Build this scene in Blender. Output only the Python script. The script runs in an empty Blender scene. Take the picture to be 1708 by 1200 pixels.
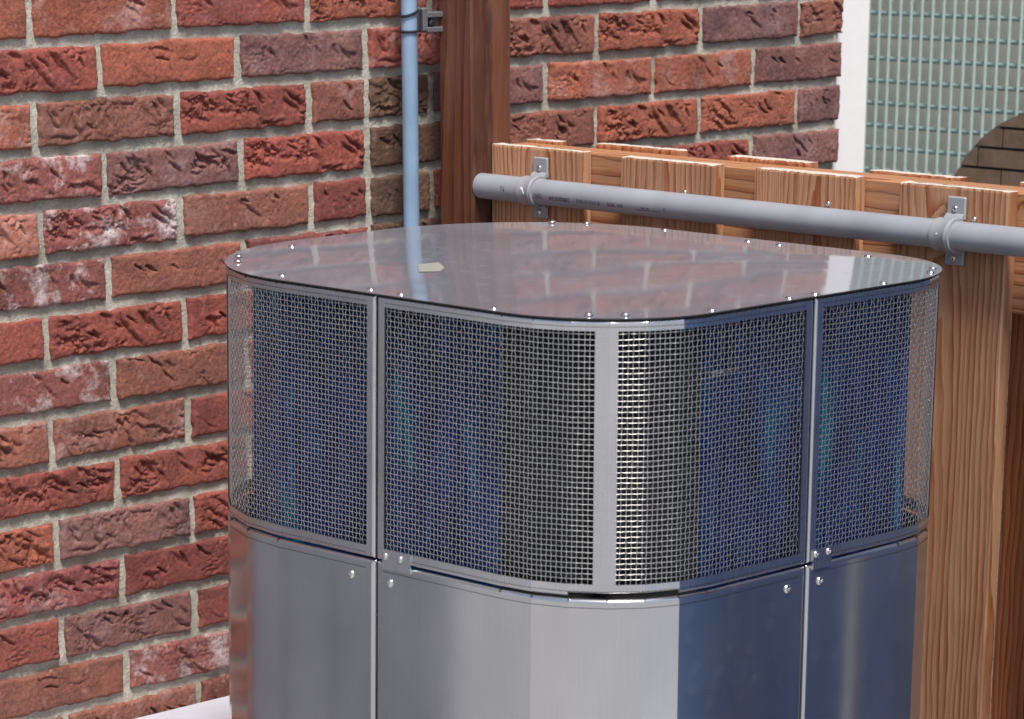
import bpy, math, random
import numpy as np
from mathutils import Matrix, Vector

# ------------------------------------------------------------------ camera, sky, sun, exposure
sc = bpy.context.scene
COL = sc.collection
R = math.radians
YAW, PIT, ROL = .7626, .3481, -.0070
CAM = np.array([-2.3848, -3.1180, .2268])
fw = np.array([math.sin(YAW)*math.cos(PIT), math.cos(YAW)*math.cos(PIT), -math.sin(PIT)])
r0 = np.array([math.cos(YAW), -math.sin(YAW), 0.]); u0 = np.cross(r0, fw)
rt = math.cos(ROL)*r0 + math.sin(ROL)*u0
up = -math.sin(ROL)*r0 + math.cos(ROL)*u0
cd = bpy.data.cameras.new('camera')
cam = bpy.data.objects.new('camera', cd); COL.objects.link(cam)
m = Matrix.Identity(4)
for i in range(3):
    m[i][0], m[i][1], m[i][2], m[i][3] = rt[i], up[i], -fw[i], CAM[i]
cam.matrix_world = m
cd.sensor_width = 36; cd.lens = 5076.7/1708*36
cd.shift_x = (854-769.665)/1708; cd.shift_y = (1568.245-600)/1708
cd.clip_start = .05; cd.clip_end = 400
cd.dof.use_dof = True; cd.dof.focus_distance = 3.62; cd.dof.aperture_fstop = 14.5
sc.camera = cam

SUN_EL, SUN_AZ = R(60), R(211)      # azimuth clockwise from +y: a veiled sun high behind the camera
w = bpy.data.worlds.new('World'); sc.world = w; w.use_nodes = True
nt = w.node_tree; bg = nt.nodes['Background']
sky = nt.nodes.new('ShaderNodeTexSky'); sky.sky_type = 'NISHITA'; sky.sun_disc = False
sky.sun_elevation = SUN_EL; sky.sun_rotation = SUN_AZ
sky.air_density = 1.0; sky.dust_density = 3.0; sky.ozone_density = 1.0
nt.links.new(sky.outputs[0], bg.inputs[0]); bg.inputs[1].default_value = .10
sl = bpy.data.lights.new('sun', 'SUN'); sl.energy = 3.1; sl.angle = R(15); sl.color = (1, .95, .88)
sun = bpy.data.objects.new('sun', sl); COL.objects.link(sun)
sd = Vector((math.sin(SUN_AZ)*math.cos(SUN_EL), math.cos(SUN_AZ)*math.cos(SUN_EL), math.sin(SUN_EL)))
sun.rotation_euler = sd.to_track_quat('Z', 'Y').to_euler()
sc.view_settings.view_transform = 'Standard'; sc.view_settings.look = 'None'
sc.view_settings.exposure = .58; sc.view_settings.gamma = 1

rnd = random.Random(7)

# ------------------------------------------------------------------ helpers
def px_ray(a, b):
    return fw + rt*(a-769.665)/5076.7 - up*(b-1568.245)/5076.7
def px_on(a, b, ax, val):
    d = px_ray(a, b); return CAM + d*(val-CAM[ax])/d[ax]
def link(o, parent=None):
    COL.objects.link(o)
    if parent is not None: o.parent = parent
    return o
def tag(o, label=None, cat=None, group=None, kind=None):
    if label: o['label'] = label
    if cat: o['category'] = cat
    if group: o['group'] = group
    if kind: o['kind'] = kind
    return o
def empty(name, loc=(0, 0, 0)):
    o = bpy.data.objects.new(name, None); o.location = loc; o.empty_display_size = .05
    return link(o)
def mesh_data(name, v, f, mat=None, smooth=None):
    me = bpy.data.meshes.new(name)
    me.from_pydata([tuple(map(float, p)) for p in v], [], [tuple(map(int, q)) for q in f])
    if mat is not None: me.materials.append(mat)
    if smooth is not None:
        me.shade_smooth()
        if smooth < 180: me.set_sharp_from_angle(angle=R(smooth))
    me.update()
    return me
def mk(name, v, f, mat, parent=None, smooth=None, loc=None):
    o = bpy.data.objects.new(name, mesh_data(name, v, f, mat, smooth))
    link(o, parent)
    if loc is not None: o.location = loc
    return o
class MB:
    def __init__(s): s.v = []; s.f = []
    def add(s, v, f):
        n = len(s.v); s.v += [tuple(p) for p in v]; s.f += [tuple(i+n for i in q) for q in f]; return s
    def box(s, x0, x1, y0, y1, z0, z1, c=0):
        if c <= 0:
            v = [(x, y, z) for z in (z0, z1) for y in (y0, y1) for x in (x0, x1)]
            return s.add(v, [(0, 2, 3, 1), (4, 5, 7, 6), (0, 1, 5, 4), (2, 6, 7, 3), (0, 4, 6, 2), (1, 3, 7, 5)])
        # bevelled box: 24 vertices
        v = []; idx = {}
        for sx in (0, 1):
            for sy in (0, 1):
                for sz in (0, 1):
                    X = (x0, x1)[sx]; Y = (y0, y1)[sy]; Z = (z0, z1)[sz]
                    dx = c if sx == 0 else -c; dy = c if sy == 0 else -c; dz = c if sz == 0 else -c
                    for a, p in (('x', (X, Y+dy, Z+dz)), ('y', (X+dx, Y, Z+dz)), ('z', (X+dx, Y+dy, Z))):
                        idx[(sx, sy, sz, a)] = len(v); v.append(p)
        g = lambda *k: idx[k]
        f = []
        for sg in (0, 1):
            f.append([g(sg, 0, 0, 'x'), g(sg, 1, 0, 'x'), g(sg, 1, 1, 'x'), g(sg, 0, 1, 'x')][::(1 if sg else -1)])
            f.append([g(0, sg, 0, 'y'), g(1, sg, 0, 'y'), g(1, sg, 1, 'y'), g(0, sg, 1, 'y')][::(-1 if sg else 1)])
            f.append([g(0, 0, sg, 'z'), g(1, 0, sg, 'z'), g(1, 1, sg, 'z'), g(0, 1, sg, 'z')][::(1 if sg else -1)])
        for a in (0, 1):
            for b in (0, 1):
                par = 1 if (a ^ b) else -1
                f.append([g(0, a, b, 'y'), g(1, a, b, 'y'), g(1, a, b, 'z'), g(0, a, b, 'z')][::par])
                f.append([g(a, 0, b, 'z'), g(a, 1, b, 'z'), g(a, 1, b, 'x'), g(a, 0, b, 'x')][::par])
                f.append([g(a, b, 0, 'x'), g(a, b, 1, 'x'), g(a, b, 1, 'y'), g(a, b, 0, 'y')][::par])
        for a in (0, 1):
            for b in (0, 1):
                for c_ in (0, 1):
                    t = [g(a, b, c_, 'x'), g(a, b, c_, 'y'), g(a, b, c_, 'z')]
                    f.append(t if (a+b+c_) % 2 else t[::-1])
        return s.add(v, f)
    def lathe(s, prof, n=16, M=None, cap=True):
        # prof: list of (radius, height) along local z
        v = []; f = []
        for (r, h) in prof:
            for k in range(n):
                a = 2*math.pi*k/n; v.append((r*math.cos(a), r*math.sin(a), h))
        for i in range(len(prof)-1):
            for k in range(n):
                k2 = (k+1) % n
                f.append((i*n+k, i*n+k2, (i+1)*n+k2, (i+1)*n+k))
        if cap:
            f.append(tuple(range(n))[::-1]); f.append(tuple((len(prof)-1)*n+k for k in range(n)))
        if M is not None: v = [tuple(M @ Vector(p)) for p in v]
        return s.add(v, f)
    def tube(s, pts, r, n=10):
        pts = [Vector(p) for p in pts]; v = []; f = []
        u = None
        for i, p in enumerate(pts):
            d = (pts[min(i+1, len(pts)-1)]-pts[max(i-1, 0)]).normalized()
            if u is None: u = d.orthogonal().normalized()
            u = (u - d*u.dot(d)).normalized(); q = d.cross(u)
            for k in range(n):
                a = 2*math.pi*k/n; v.append(tuple(p + r*(u*math.cos(a)+q*math.sin(a))))
        for i in range(len(pts)-1):
            for k in range(n):
                k2 = (k+1) % n; f.append((i*n+k, i*n+k2, (i+1)*n+k2, (i+1)*n+k))
        f.append(tuple(range(n))[::-1]); f.append(tuple((len(pts)-1)*n+k for k in range(n)))
        return s.add(v, f)
    def build(s, name, mat, parent=None, smooth=None, loc=None):
        return mk(name, s.v, s.f, mat, parent, smooth, loc)
def axis_matrix(loc, zdir):
    return Matrix.Translation(Vector(loc)) @ Vector(zdir).to_track_quat('Z', 'Y').to_matrix().to_4x4()

# ------------------------------------------------------------------ materials
class NB:
    def __init__(s, name):
        s.m = bpy.data.materials.new(name); s.m.use_nodes = True
        s.t = s.m.node_tree; s.bsdf = s.t.nodes['Principled BSDF']
    def n(s, typ, props=None, **inp):
        d = s.t.nodes.new(typ)
        for k, v in (props or {}).items(): setattr(d, k, v)
        for k, v in inp.items():
            key = int(k[1:]) if k[0] == 'i' and k[1:].isdigit() else k.replace('_', ' ')
            s.set(d.inputs[key], v)
        return d
    def set(s, sock, v):
        if isinstance(v, bpy.types.NodeSocket): s.t.links.new(v, sock)
        elif isinstance(v, bpy.types.Node): s.t.links.new(v.outputs[0], sock)
        else: sock.default_value = v
    def p(s, **inp):
        for k, v in inp.items(): s.set(s.bsdf.inputs[k.replace('_', ' ')], v)
    def math(s, op, a, b=None, c=None, clamp=False):
        d = s.n('ShaderNodeMath', {'operation': op, 'use_clamp': clamp}); s.set(d.inputs[0], a)
        if b is not None: s.set(d.inputs[1], b)
        if c is not None: s.set(d.inputs[2], c)
        return d.outputs[0]
    def vmath(s, op, a, b=None):
        d = s.n('ShaderNodeVectorMath', {'operation': op}); s.set(d.inputs[0], a)
        if b is not None: s.set(d.inputs[1], b)
        return d.outputs[0]
    def noise(s, vec, scale, detail=3, rough=.55, dist=0):
        d = s.n('ShaderNodeTexNoise', Vector=vec, Scale=scale, Detail=detail, Roughness=rough, Distortion=dist); return d.outputs[0]
    def ramp(s, fac, stops):
        d = s.n('ShaderNodeValToRGB', Fac=fac); cr = d.color_ramp
        while len(cr.elements) < len(stops): cr.elements.new(.5)
        for e, (p, c) in zip(cr.elements, stops):
            e.position = p; e.color = (c, c, c, 1) if isinstance(c, (int, float)) else tuple(c)+(1,)
        return d.outputs[0]
    def mix(s, fac, a, b, blend='MIX'):
        d = s.n('ShaderNodeMix', {'data_type': 'RGBA', 'blend_type': blend})
        s.set(d.inputs[0], fac)
        for i, v in ((6, a), (7, b)):
            if isinstance(v, tuple) and len(v) == 3: v = v+(1,)
            s.set(d.inputs[i], v)
        return d.outputs[2]
    def bump(s, h, strength=.5, dist=.002):
        d = s.n('ShaderNodeBump', Height=h, Strength=strength, Distance=dist); s.p(Normal=d.outputs[0])
    def obj(s): return s.n('ShaderNodeTexCoord').outputs['Object']
    def geo(s): return s.n('ShaderNodeNewGeometry').outputs['Position']
    def seeded(s, k=17.):
        oi = s.n('ShaderNodeObjectInfo')
        r = s.math('MULTIPLY', oi.outputs['Random'], k)
        c = s.n('ShaderNodeCombineXYZ', X=r, Y=s.math('MULTIPLY', r, 1.7), Z=s.math('MULTIPLY', r, .6))
        return s.vmath('ADD', s.obj(), c.outputs[0]), oi

def mat_plain(name, col, rough=.5, metal=0., bumpy=0., var=.12, scale=60):
    b = NB(name); v = b.obj()
    n = b.noise(v, scale, 4)
    f = b.ramp(n, [(.3, 1-var), (.7, 1+var*.6)])
    b.p(Base_Color=b.mix(1., col, f, 'MULTIPLY'), Roughness=rough, Metallic=metal)
    if bumpy: b.bump(b.noise(v, scale*4, 4), bumpy, .001)
    return b.m

def mat_brick():
    b = NB('brick_clay'); v, oi = b.seeded(23.)
    base = oi.outputs['Color']
    big = b.noise(v, 14, 3, .6)
    tone = b.ramp(big, [(.26, (.62, .66, .74)), (.47, (.96, .96, .96)), (.56, (1.03, 1.02, 1)), (.74, (1.22, 1.13, 1.04))])
    c = b.mix(1., base, tone, 'MULTIPLY')
    fine = b.noise(v, 220, 5, .7)
    c = b.mix(1., c, b.ramp(fine, [(.3, .62), (.52, 1.), (.75, 1.35)]), 'MULTIPLY')
    spots = b.noise(v, 95, 2, .5)
    c = b.mix(b.ramp(spots, [(.66, 0), (.74, .75)]), c, (.06, .03, .028))
    pale = b.noise(v, 60, 4, .7)
    c = b.mix(b.math('MULTIPLY', b.ramp(pale, [(.6, 0), (.72, .5)]), .6), c, (.48, .30, .24))
    # lime bloom: patches of the brick's own, stronger on bricks with a high alpha
    bl = b.noise(v, 22, 5, .75)
    blm = b.math('MULTIPLY', b.ramp(bl, [(.50, 0), (.66, 1)]), b.math('SUBTRACT', 1., oi.outputs['Alpha']), clamp=True)
    c = b.mix(blm, c, (.62, .55, .56))
    b.p(Base_Color=c, Roughness=.88)
    rid = b.math('ABSOLUTE', b.math('SUBTRACT', b.noise(v, 42, 6, .7), .5))
    crack = b.ramp(rid, [(0, 0), (.035, 1)])
    patch = b.ramp(b.noise(v, 17, 2), [(.48, 0), (.6, 1)])
    crk = b.math('MULTIPLY', b.math('SUBTRACT', crack, 1.), b.math('MULTIPLY', patch, .5))
    h = b.math('ADD', b.math('ADD', b.math('MULTIPLY', fine, .45), b.noise(v, 85, 6, .8)), crk)
    b.bump(h, .85, .0026)
    return b.m
def mat_mortar():
    b = NB('lime_mortar'); v = b.geo()
    n = b.noise(v, 18, 4, .6); f = b.noise(v, 300, 4, .7)
    c = b.ramp(n, [(.3, (.32, .31, .26)), (.55, (.48, .465, .40)), (.75, (.59, .575, .51))])
    c = b.mix(1., c, b.ramp(f, [(.3, .72), (.6, 1.08)]), 'MULTIPLY')
    c = b.mix(b.ramp(b.noise(v, 6, 3), [(.58, 0), (.75, .45)]), c, (.16, .17, .11))
    b.p(Base_Color=c, Roughness=.95)
    b.bump(b.math('ADD', f, b.noise(v, 80, 5, .7)), .8, .003)
    return b.m
def mat_wood(name, early, late, pitch=.0075, cx=.03, cspread=.07, redness=0, gloss=.62, axis='z'):
    b = NB(name); oi = b.n('ShaderNodeObjectInfo')
    sep = b.n('ShaderNodeSeparateXYZ', Vector=b.obj())
    X, Y, Z = sep.outputs
    if axis == 'y': Y, Z = Z, Y
    rndv = oi.outputs['Random']
    sh = b.math('MULTIPLY', rndv, 31.)
    vz = b.n('ShaderNodeCombineXYZ', X=b.math('ADD', X, sh), Y=Y, Z=b.math('MULTIPLY', Z, .16)).outputs[0]
    warp = b.math('MULTIPLY', b.math('SUBTRACT', b.noise(vz, 9, 3, .55), .5), .075)
    warp2 = b.math('MULTIPLY', b.math('SUBTRACT', b.noise(vz, 45, 3, .6), .5), .010)
    yc = b.math('ADD', Y, b.math('MULTIPLY', b.math('SUBTRACT', rndv, .5), cspread))
    yc = b.math('ADD', yc, b.math('MULTIPLY', warp, .8))
    xx = b.math('ADD', b.math('ADD', X, cx), b.math('MULTIPLY', Z, .035))
    d = b.math('SQRT', b.math('ADD', b.math('MULTIPLY', xx, xx), b.math('MULTIPLY', yc, yc)))
    d = b.math('ADD', d, b.math('ADD', b.math('MULTIPLY', warp, .35), warp2))
    ky = b.math('SUBTRACT', Y, b.math('MULTIPLY', b.math('SUBTRACT', b.math('FRACT', b.math('MULTIPLY', rndv, 13.1)), .5), .11))
    kz = b.math('MULTIPLY', b.math('ADD', Z, b.math('ADD', .04, b.math('MULTIPLY', b.math('FRACT', b.math('MULTIPLY', rndv, 5.7)), .55))), .55)
    kd = b.math('SQRT', b.math('ADD', b.math('MULTIPLY', ky, ky), b.math('MULTIPLY', kz, kz)))
    d = b.math('ADD', d, b.math('MULTIPLY', b.math('EXPONENT', b.math('DIVIDE', kd, -.012)), .035))
    knot = b.ramp(b.math('ADD', kd, b.math('MULTIPLY', warp2, .2)), [(.005, 1), (.0085, 0)])
    pv = b.math('MULTIPLY', b.math('ADD', .7, b.math('MULTIPLY', b.math('FRACT', b.math('MULTIPLY', rndv, 7.3)), .7)), pitch)
    q = b.math('DIVIDE', d, pv)
    fr = b.math('FRACT', q)
    which = b.n('ShaderNodeTexWhiteNoise', {'noise_dimensions': '1D'}, W=b.math('FLOOR', q)).outputs[0]
    ring = b.math('MULTIPLY', b.ramp(fr, [(0, 0), (.4, .1), (.8, .75), (.93, 1), (1, 0)]), b.math('ADD', .62, b.math('MULTIPLY', which, .55)))
    fib = b.noise(b.n('ShaderNodeCombineXYZ', X=X, Y=b.math('ADD', Y, sh), Z=b.math('MULTIPLY', Z, .03)).outputs[0], 420, 3, .6)
    c = b.mix(ring, early, late)
    c = b.mix(b.math('MULTIPLY', knot, .85), c, tuple(q*.45 for q in late))
    c = b.mix(1., c, b.ramp(fib, [(.3, .78), (.7, 1.14)]), 'MULTIPLY')
    mot = b.noise(vz, 11, 4, .6)
    c = b.mix(1., c, b.ramp(mot, [(.3, (.78, .74, .70)), (.7, (1.12, 1.08, 1.04))]), 'MULTIPLY')
    c = b.mix(1., c, b.ramp(rndv, [(0, (.88, .86, .84)), (1, (1.08, 1.06, 1.04))]), 'MULTIPLY')
    c = b.mix(b.math('MULTIPLY', b.ramp(b.noise(vz, 22, 5, .7), [(.5, 0), (.72, 1)]), .34), c, tuple(q*.55+.10 for q in early))
    b.p(Base_Color=c, Roughness=gloss)
    b.bump(b.math('ADD', b.math('MULTIPLY', ring, .8), b.math('MULTIPLY', fib, .5)), .5, .0012)
    return b.m
def mat_steel(name, col=(.60, .60, .62), rough=.22, dust=.0, brush='z', speck=.0, even=1., dustc=(.42, .41, .42)):
    b = NB(name); v = b.geo()
    sc_ = {'z': (900, 900, 12), 'h': (14, 14, 900), 'p': (40, 600, 40)}[brush]
    mp = b.vmath('MULTIPLY', v, sc_)
    br = b.noise(mp, 1., 2, .6)
    cloud = b.noise(v, 7, 4, .6)
    b.p(Metallic=1., Roughness=b.math('ADD', b.math('MULTIPLY', b.math('SUBTRACT', cloud, .5), rough*.5), b.math('ADD', rough, b.math('MULTIPLY', br, rough*.3))))
    c = b.mix(1., col, b.ramp(cloud, [(.3, .92), (.7, 1.05)]), 'MULTIPLY')
    c = b.mix(1., c, b.ramp(br, [(.3, .96), (.7, 1.03)]), 'MULTIPLY')
    b.p(Base_Color=c)
    b.bump(b.math('ADD', b.math('MULTIPLY', br, .05), b.math('MULTIPLY', b.noise(v, 7, 2, .4), 1.6)), .10 if rough > .1 else .010, .002)
    if dust > 0:
        d = b.n('ShaderNodeBsdfDiffuse', Color=dustc+(1,))
        fl = b.noise(v, 260, 3, .7)
        vo = b.n('ShaderNodeTexVoronoi', Vector=v, Scale=150.)
        sp = b.ramp(vo.outputs['Distance'], [(.05, 1), (.1, 0)])
        keep = b.ramp(b.n('ShaderNodeTexWhiteNoise', Vector=vo.outputs['Position']).outputs[0], [(1-speck-.001, 0), (1-speck, 1)])
        fac = b.math('ADD', b.math('MULTIPLY', b.ramp(b.math('ADD', b.math('MULTIPLY', fl, .35), b.math('MULTIPLY', cloud, .65)), [(.3, 1-.45*even), (.7, 1+.3*even)]), dust),
                     b.math('MULTIPLY', b.math('MULTIPLY', sp, keep), .75), clamp=True)
        vr = b.n('ShaderNodeTexVoronoi', Vector=v, Scale=55.)
        some = b.ramp(b.n('ShaderNodeTexWhiteNoise', Vector=vr.outputs['Position']).outputs[0], [(.70, 0), (.72, 1)])
        mark = b.math('MULTIPLY', b.ramp(vr.outputs['Distance'], [(.10, .35), (.26, .5), (.32, 1), (.38, 0)]), some)
        fac = b.math('ADD', fac, b.math('MULTIPLY', mark, dust*.35), clamp=True)
        mx = b.n('ShaderNodeMixShader', Fac=fac)
        b.t.links.new(b.bsdf.outputs[0], mx.inputs[1]); b.t.links.new(d.outputs[0], mx.inputs[2])
        b.t.links.new(mx.outputs[0], b.t.nodes['Material Output'].inputs[0])
    return b.m

M = {}
M['brick'] = mat_brick(); M['mortar'] = mat_mortar()
M['wood'] = mat_wood('fence_larch', (.45, .265, .16), (.27, .085, .026))
M['wood_back'] = mat_wood('fence_larch_back', (.46, .20, .095), (.26, .06, .015), pitch=.011)
M['wood_rail'] = mat_wood('fence_rail_larch', (.46, .24, .125), (.27, .09, .028), axis='y', pitch=.010)
M['wood_end'] = mat_plain('weathered_end_grain', (.55, .50, .44), .9, var=.3, scale=300)
M['post'] = mat_wood('stained_post', (.155, .054, .027), (.065, .021, .011), pitch=.017, cx=.05, gloss=.5)
M['steel'] = mat_steel('brushed_steel', (.58, .585, .61), .105, dust=.08, speck=.012)
M['steel_top'] = mat_steel('steel_lid', (.60, .605, .65), .050, dust=.36, brush='p', speck=.05, even=.4, dustc=(.265, .28, .325))
M['steel_frame'] = mat_steel('steel_frame', (.60, .60, .63), .24, dust=.05)
M['wire'] = mat_plain('wire_steel', (.76, .76, .76), .34, 1., var=.1)
M['screw'] = mat_plain('screw_steel', (.72, .70, .68), .18, 1., var=.05)
M['dark'] = mat_plain('dark_gap', (.012, .012, .014), .7)
M['grey_pvc'] = mat_plain('grey_pvc', (.285, .305, .345), .40, var=.16, scale=11)
M['grey_clip'] = mat_plain('grey_clip_plastic', (.28, .295, .325), .45, var=.05)
M['print'] = mat_plain('dark_blue_print', (.02, .02, .06), .6)
M['white_print'] = mat_plain('white_mark', (.8, .8, .8), .6)
M['blue_pipe'] = mat_plain('pale_blue_pipe', (.22, .33, .47), .35, var=.22, scale=9)
M['black'] = mat_plain('black_plastic', (.018, .018, .03), .45)
M['grey_part'] = mat_plain('grey_clip_part', (.12, .12, .13), .5)
M['white'] = mat_plain('white_paint', (.80, .80, .82), .45, var=.03)
M['ledge'] = mat_plain('white_board', (.50, .51, .58), .5, var=.06, scale=20)

# ------------------------------------------------------------------ the setting: ground
GZ = -1.37
def mat_ground():
    b = NB('concrete_paving'); v = b.geo()
    n = b.noise(v, 3, 5, .6); f = b.noise(v, 120, 4, .7)
    br = b.n('ShaderNodeTexBrick', {'offset': 0.0}, Vector=v, Color1=(1, 1, 1, 1), Color2=(.9, .9, .9, 1), Mortar=(.5, .5, .48, 1), Scale=1., Mortar_Size=.006, Brick_Width=.5, Row_Height=.5)
    c = b.mix(1., b.ramp(n, [(.3, (.30, .30, .295)), (.7, (.41, .41, .405))]), br.outputs[0], 'MULTIPLY')
    c = b.mix(1., c, b.ramp(f, [(.3, .85), (.7, 1.08)]), 'MULTIPLY')
    b.p(Base_Color=c, Roughness=.9); b.bump(f, .4, .002)
    return b.m
tag(mk('ground', [(-80, -80, GZ), (80, -80, GZ), (80, 80, GZ), (-80, 80, GZ)], [(0, 1, 2, 3)], mat_ground()), 'pale grey paved ground of the yard', kind='structure')

# ------------------------------------------------------------------ brick wall
BW, BH, JX, JZ = .222, .0642, .0125, .0125
WX0, WX1 = -.62, 1.429
def vnoise(x, y, seed):
    r = np.random.RandomState(seed); T = r.rand(64, 64)
    xi = np.floor(x).astype(int); yi = np.floor(y).astype(int); fx = x-xi; fy = y-yi
    fx = fx*fx*(3-2*fx); fy = fy*fy*(3-2*fy)
    g = lambda a, b: T[a % 64, b % 64]
    return (g(xi, yi)*(1-fx)+g(xi+1, yi)*fx)*(1-fy)+(g(xi, yi+1)*(1-fx)+g(xi+1, yi+1)*fx)*fy
def fbm(x, y, seed, o=4):
    s = 0; a = .5
    for k in range(o): s = s+a*vnoise(x*2**k, y*2**k, seed+k); a *= .5
    return s
def brick_mesh(wd, hd, seed, rough):
    """hand-moulded face: warped outline, folds and torn creases, mostly in the upper half"""
    r = random.Random(seed)
    nx, nz = max(12, int(wd/.0013)), int(hd/.0013)
    U, V = np.meshgrid(np.linspace(0, 1, nx+1), np.linspace(0, 1, nz+1))
    x = (U-.5)*wd; z = (V-.5)*hd
    # outline
    x = x + (np.abs(U-.5)*2)**6*np.sign(U-.5)*(fbm(V*4+3, V*0+seed % 17, seed, 3)-.5)*.006
    z = z + (np.abs(V-.5)*2)**5*np.sign(V-.5)*(fbm(U*wd/.016, V*0+5+np.round(V)*9, seed+3, 3)-.5)*.0065
    z = z + (fbm(U*2.2, V*0+2, seed+8, 2)-.4)*.002
    h = .0012*(fbm(x/.05+9, z/.04+9, seed+11, 3)-.5)*2
    # folds
    wx = x+.006*(fbm(x/.018+5, z/.018+5, seed+21, 3)-.5)*2; wz = z+.005*(fbm(x/.016+50, z/.016+5, seed+31, 3)-.5)*2
    for k in range(int((6+r.random()*13)*wd/.21*(.35+rough))):
        cx = (r.random()-.5)*wd*.86; cz = hd*(r.betavariate(2.2, 1.6)-.5)*.9
        a = math.radians(r.gauss(-38, 24)); ln = r.uniform(.005, .020)*(1.5 if r.random() < .25 else 1)
        wdn = r.uniform(.0010, .0030); dp = r.uniform(.0020, .0065)*(.5+rough*.7)
        t = (wx-cx)*math.cos(a)+(wz-cz)*math.sin(a); s = -(wx-cx)*math.sin(a)+(wz-cz)*math.cos(a)
        env = np.clip(1-np.abs(t)/ln, 0, 1)**.6
        prof = np.where(s > 0, np.exp(-(s/(wdn*.5))**2), np.exp(-np.abs(s)/(wdn*2.0)))
        h -= dp*env*prof
        h += dp*.35*env*np.exp(-((s-wdn*2.2)/(wdn*1.4))**2)
    # deep slashes where the clay folded in the mould
    for k in range(int(r.uniform(2, 6)*(rough+.25)*wd/.21+.3)):
        cx = (r.random()-.5)*wd*.8; cz = hd*r.uniform(-.12, .36)
        a = math.radians(r.gauss(-42, 14)); ln = r.uniform(.006, .013)
        t = (wx-cx)*math.cos(a)+(wz-cz)*math.sin(a); s = -(wx-cx)*math.sin(a)+(wz-cz)*math.cos(a)
        wv = .0019*np.clip(1-np.abs(t)/ln, 0, 1)**.7+1e-5
        h -= r.uniform(.004, .0075)*np.where(s > 0, np.exp(-(s/(wv*.7))**4), np.exp(-np.abs(s)/(wv*1.3)))*(np.abs(t) < ln)
    # torn region
    tm = np.clip((fbm(x/.035+20, z/.02+20, seed+41, 2)-.36)*5, 0, 1)*rough
    rid = np.abs(fbm(wx/.011+40, wz/.007+40, seed+51, 3)-.47)*2
    h -= tm*.0058*np.clip(.3-rid, 0, 1)/.3
    h += .0007*(fbm(x/.004, z/.004, seed+61, 3)-.5)*2
    # rounded, chipped rim
    ex = (0.5-np.abs(U-.5))*wd; ez = (.5-np.abs(V-.5))*hd; e = np.minimum(ex, ez)
    h -= .0028*np.exp(-e/.0016)+.002*np.clip(fbm(x/.012+70, z/.012, seed+71, 2)-.55, 0, 1)*6*np.exp(-e/.004)
    h = np.clip(h, -.0058, .004)
    v = np.stack([x, -h, z], -1).reshape(-1, 3).tolist(); n1 = nx+1
    f = [(j*n1+i, j*n1+i+1, (j+1)*n1+i+1, (j+1)*n1+i) for j in range(nz) for i in range(nx)]
    rim = list(range(n1))+[j*n1+nx for j in range(1, nz+1)]+[nz*n1+i for i in range(nx-1, -1, -1)]+[j*n1 for j in range(nz-1, 0, -1)]
    b0 = len(v); v += [(v[k][0], .03, v[k][2]) for k in rim]
    L = len(rim)
    f += [(rim[k], b0+k, b0+(k+1) % L, rim[(k+1) % L]) for k in range(L)]
    return mesh_data('brick', v, f, M['brick'], 180)
FULL = [brick_mesh(BW-JX, BH-JZ, 100+97*k, [.12, .3, .5, .85][k % 4]) for k in range(24)]
HALF = [brick_mesh(.0977-.004, BH-JZ, 5000+97*k, [.15, .4, .8][k % 3]) for k in range(9)]
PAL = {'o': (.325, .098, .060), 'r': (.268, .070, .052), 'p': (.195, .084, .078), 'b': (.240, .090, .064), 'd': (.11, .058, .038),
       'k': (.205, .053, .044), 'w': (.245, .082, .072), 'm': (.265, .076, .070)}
# colours read off the photograph, left field (rows 0..14) and right field (rows 0..4)
LEFTC = {0: 'ooro', 1: 'rop', 2: 'obrb', 3: 'wpr', 4: 'owbk', 5: 'wbk', 6: 'rrrr', 7: 'wbr', 8: 'bbrr', 9: 'rrr', 10: 'oprr', 11: 'mkr', 12: 'rpkr', 13: 'bwr', 14: 'bbbr'}
RIGHTC = {0: 'rrop', 1: 'bopb', 2: 'poop', 3: 'boop', 4: 'rrrp'}
wall = empty('brick_wall', (0, 0, 0))
tag(wall, 'red and purple hand-moulded brick wall behind the steel unit', 'wall')
MB().box(WX0+.004, WX1-.012, .0125, .11, GZ, 1.25).build('mortar_backing', M['mortar'], wall)
gx, gz = np.meshgrid(np.linspace(WX0+.004, WX1-.012, 400), np.linspace(-1.0, .55, 310))
gy = .0082+.0036*(fbm(gx/.03+4, gz/.03+4, 900, 4)-.47)+.0030*(fbm(gx/.006+4, gz/.006+4, 910, 3)-.44)
v = np.stack([gx, gy, gz], -1).reshape(-1, 3).tolist()
f = [(j*400+i, j*400+i+1, (j+1)*400+i+1, (j+1)*400+i) for j in range(309) for i in range(399)]
mk('mortar', v, f, M['mortar'], wall, 180)
far = MB(); far_boxes = []
def lay(x0, x1, row, code, single=True):
    jx = JX/2
    a, b = x0+jx, x1-jx; cz = -row*BH+BH/2-.0064+JZ/2-.0062+.0063
    cz = -row*BH+(BH-JZ)/2
    wd = b-a
    if wd < .02: return
    if not single:
        far_boxes.append((a, b, cz)); return
    if wd > .14: me = rnd.choice(FULL); base = BW-JX
    else: me = rnd.choice(HALF); base = .0977-.004
    o = bpy.data.objects.new('brick', me); link(o, wall)
    sx = wd/base*rnd.choice((1, -1, 1)); sz = 1
    o.location = ((a+b)/2, rnd.uniform(-.0012, .0016), cz+rnd.gauss(0, .0006))
    o.rotation_euler = (rnd.gauss(0, .008), rnd.gauss(0, .006), rnd.gauss(0, .006))
    o.scale = (abs(sx), 1, sz)
    c = PAL[code]; j = rnd.uniform(.9, 1.12); g = rnd.uniform(.95, 1.06)
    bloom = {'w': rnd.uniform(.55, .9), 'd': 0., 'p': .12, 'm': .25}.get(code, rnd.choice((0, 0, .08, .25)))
    o.color = (c[0]*j, c[1]*j*g, c[2]*j*g, 1-bloom)
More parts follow.
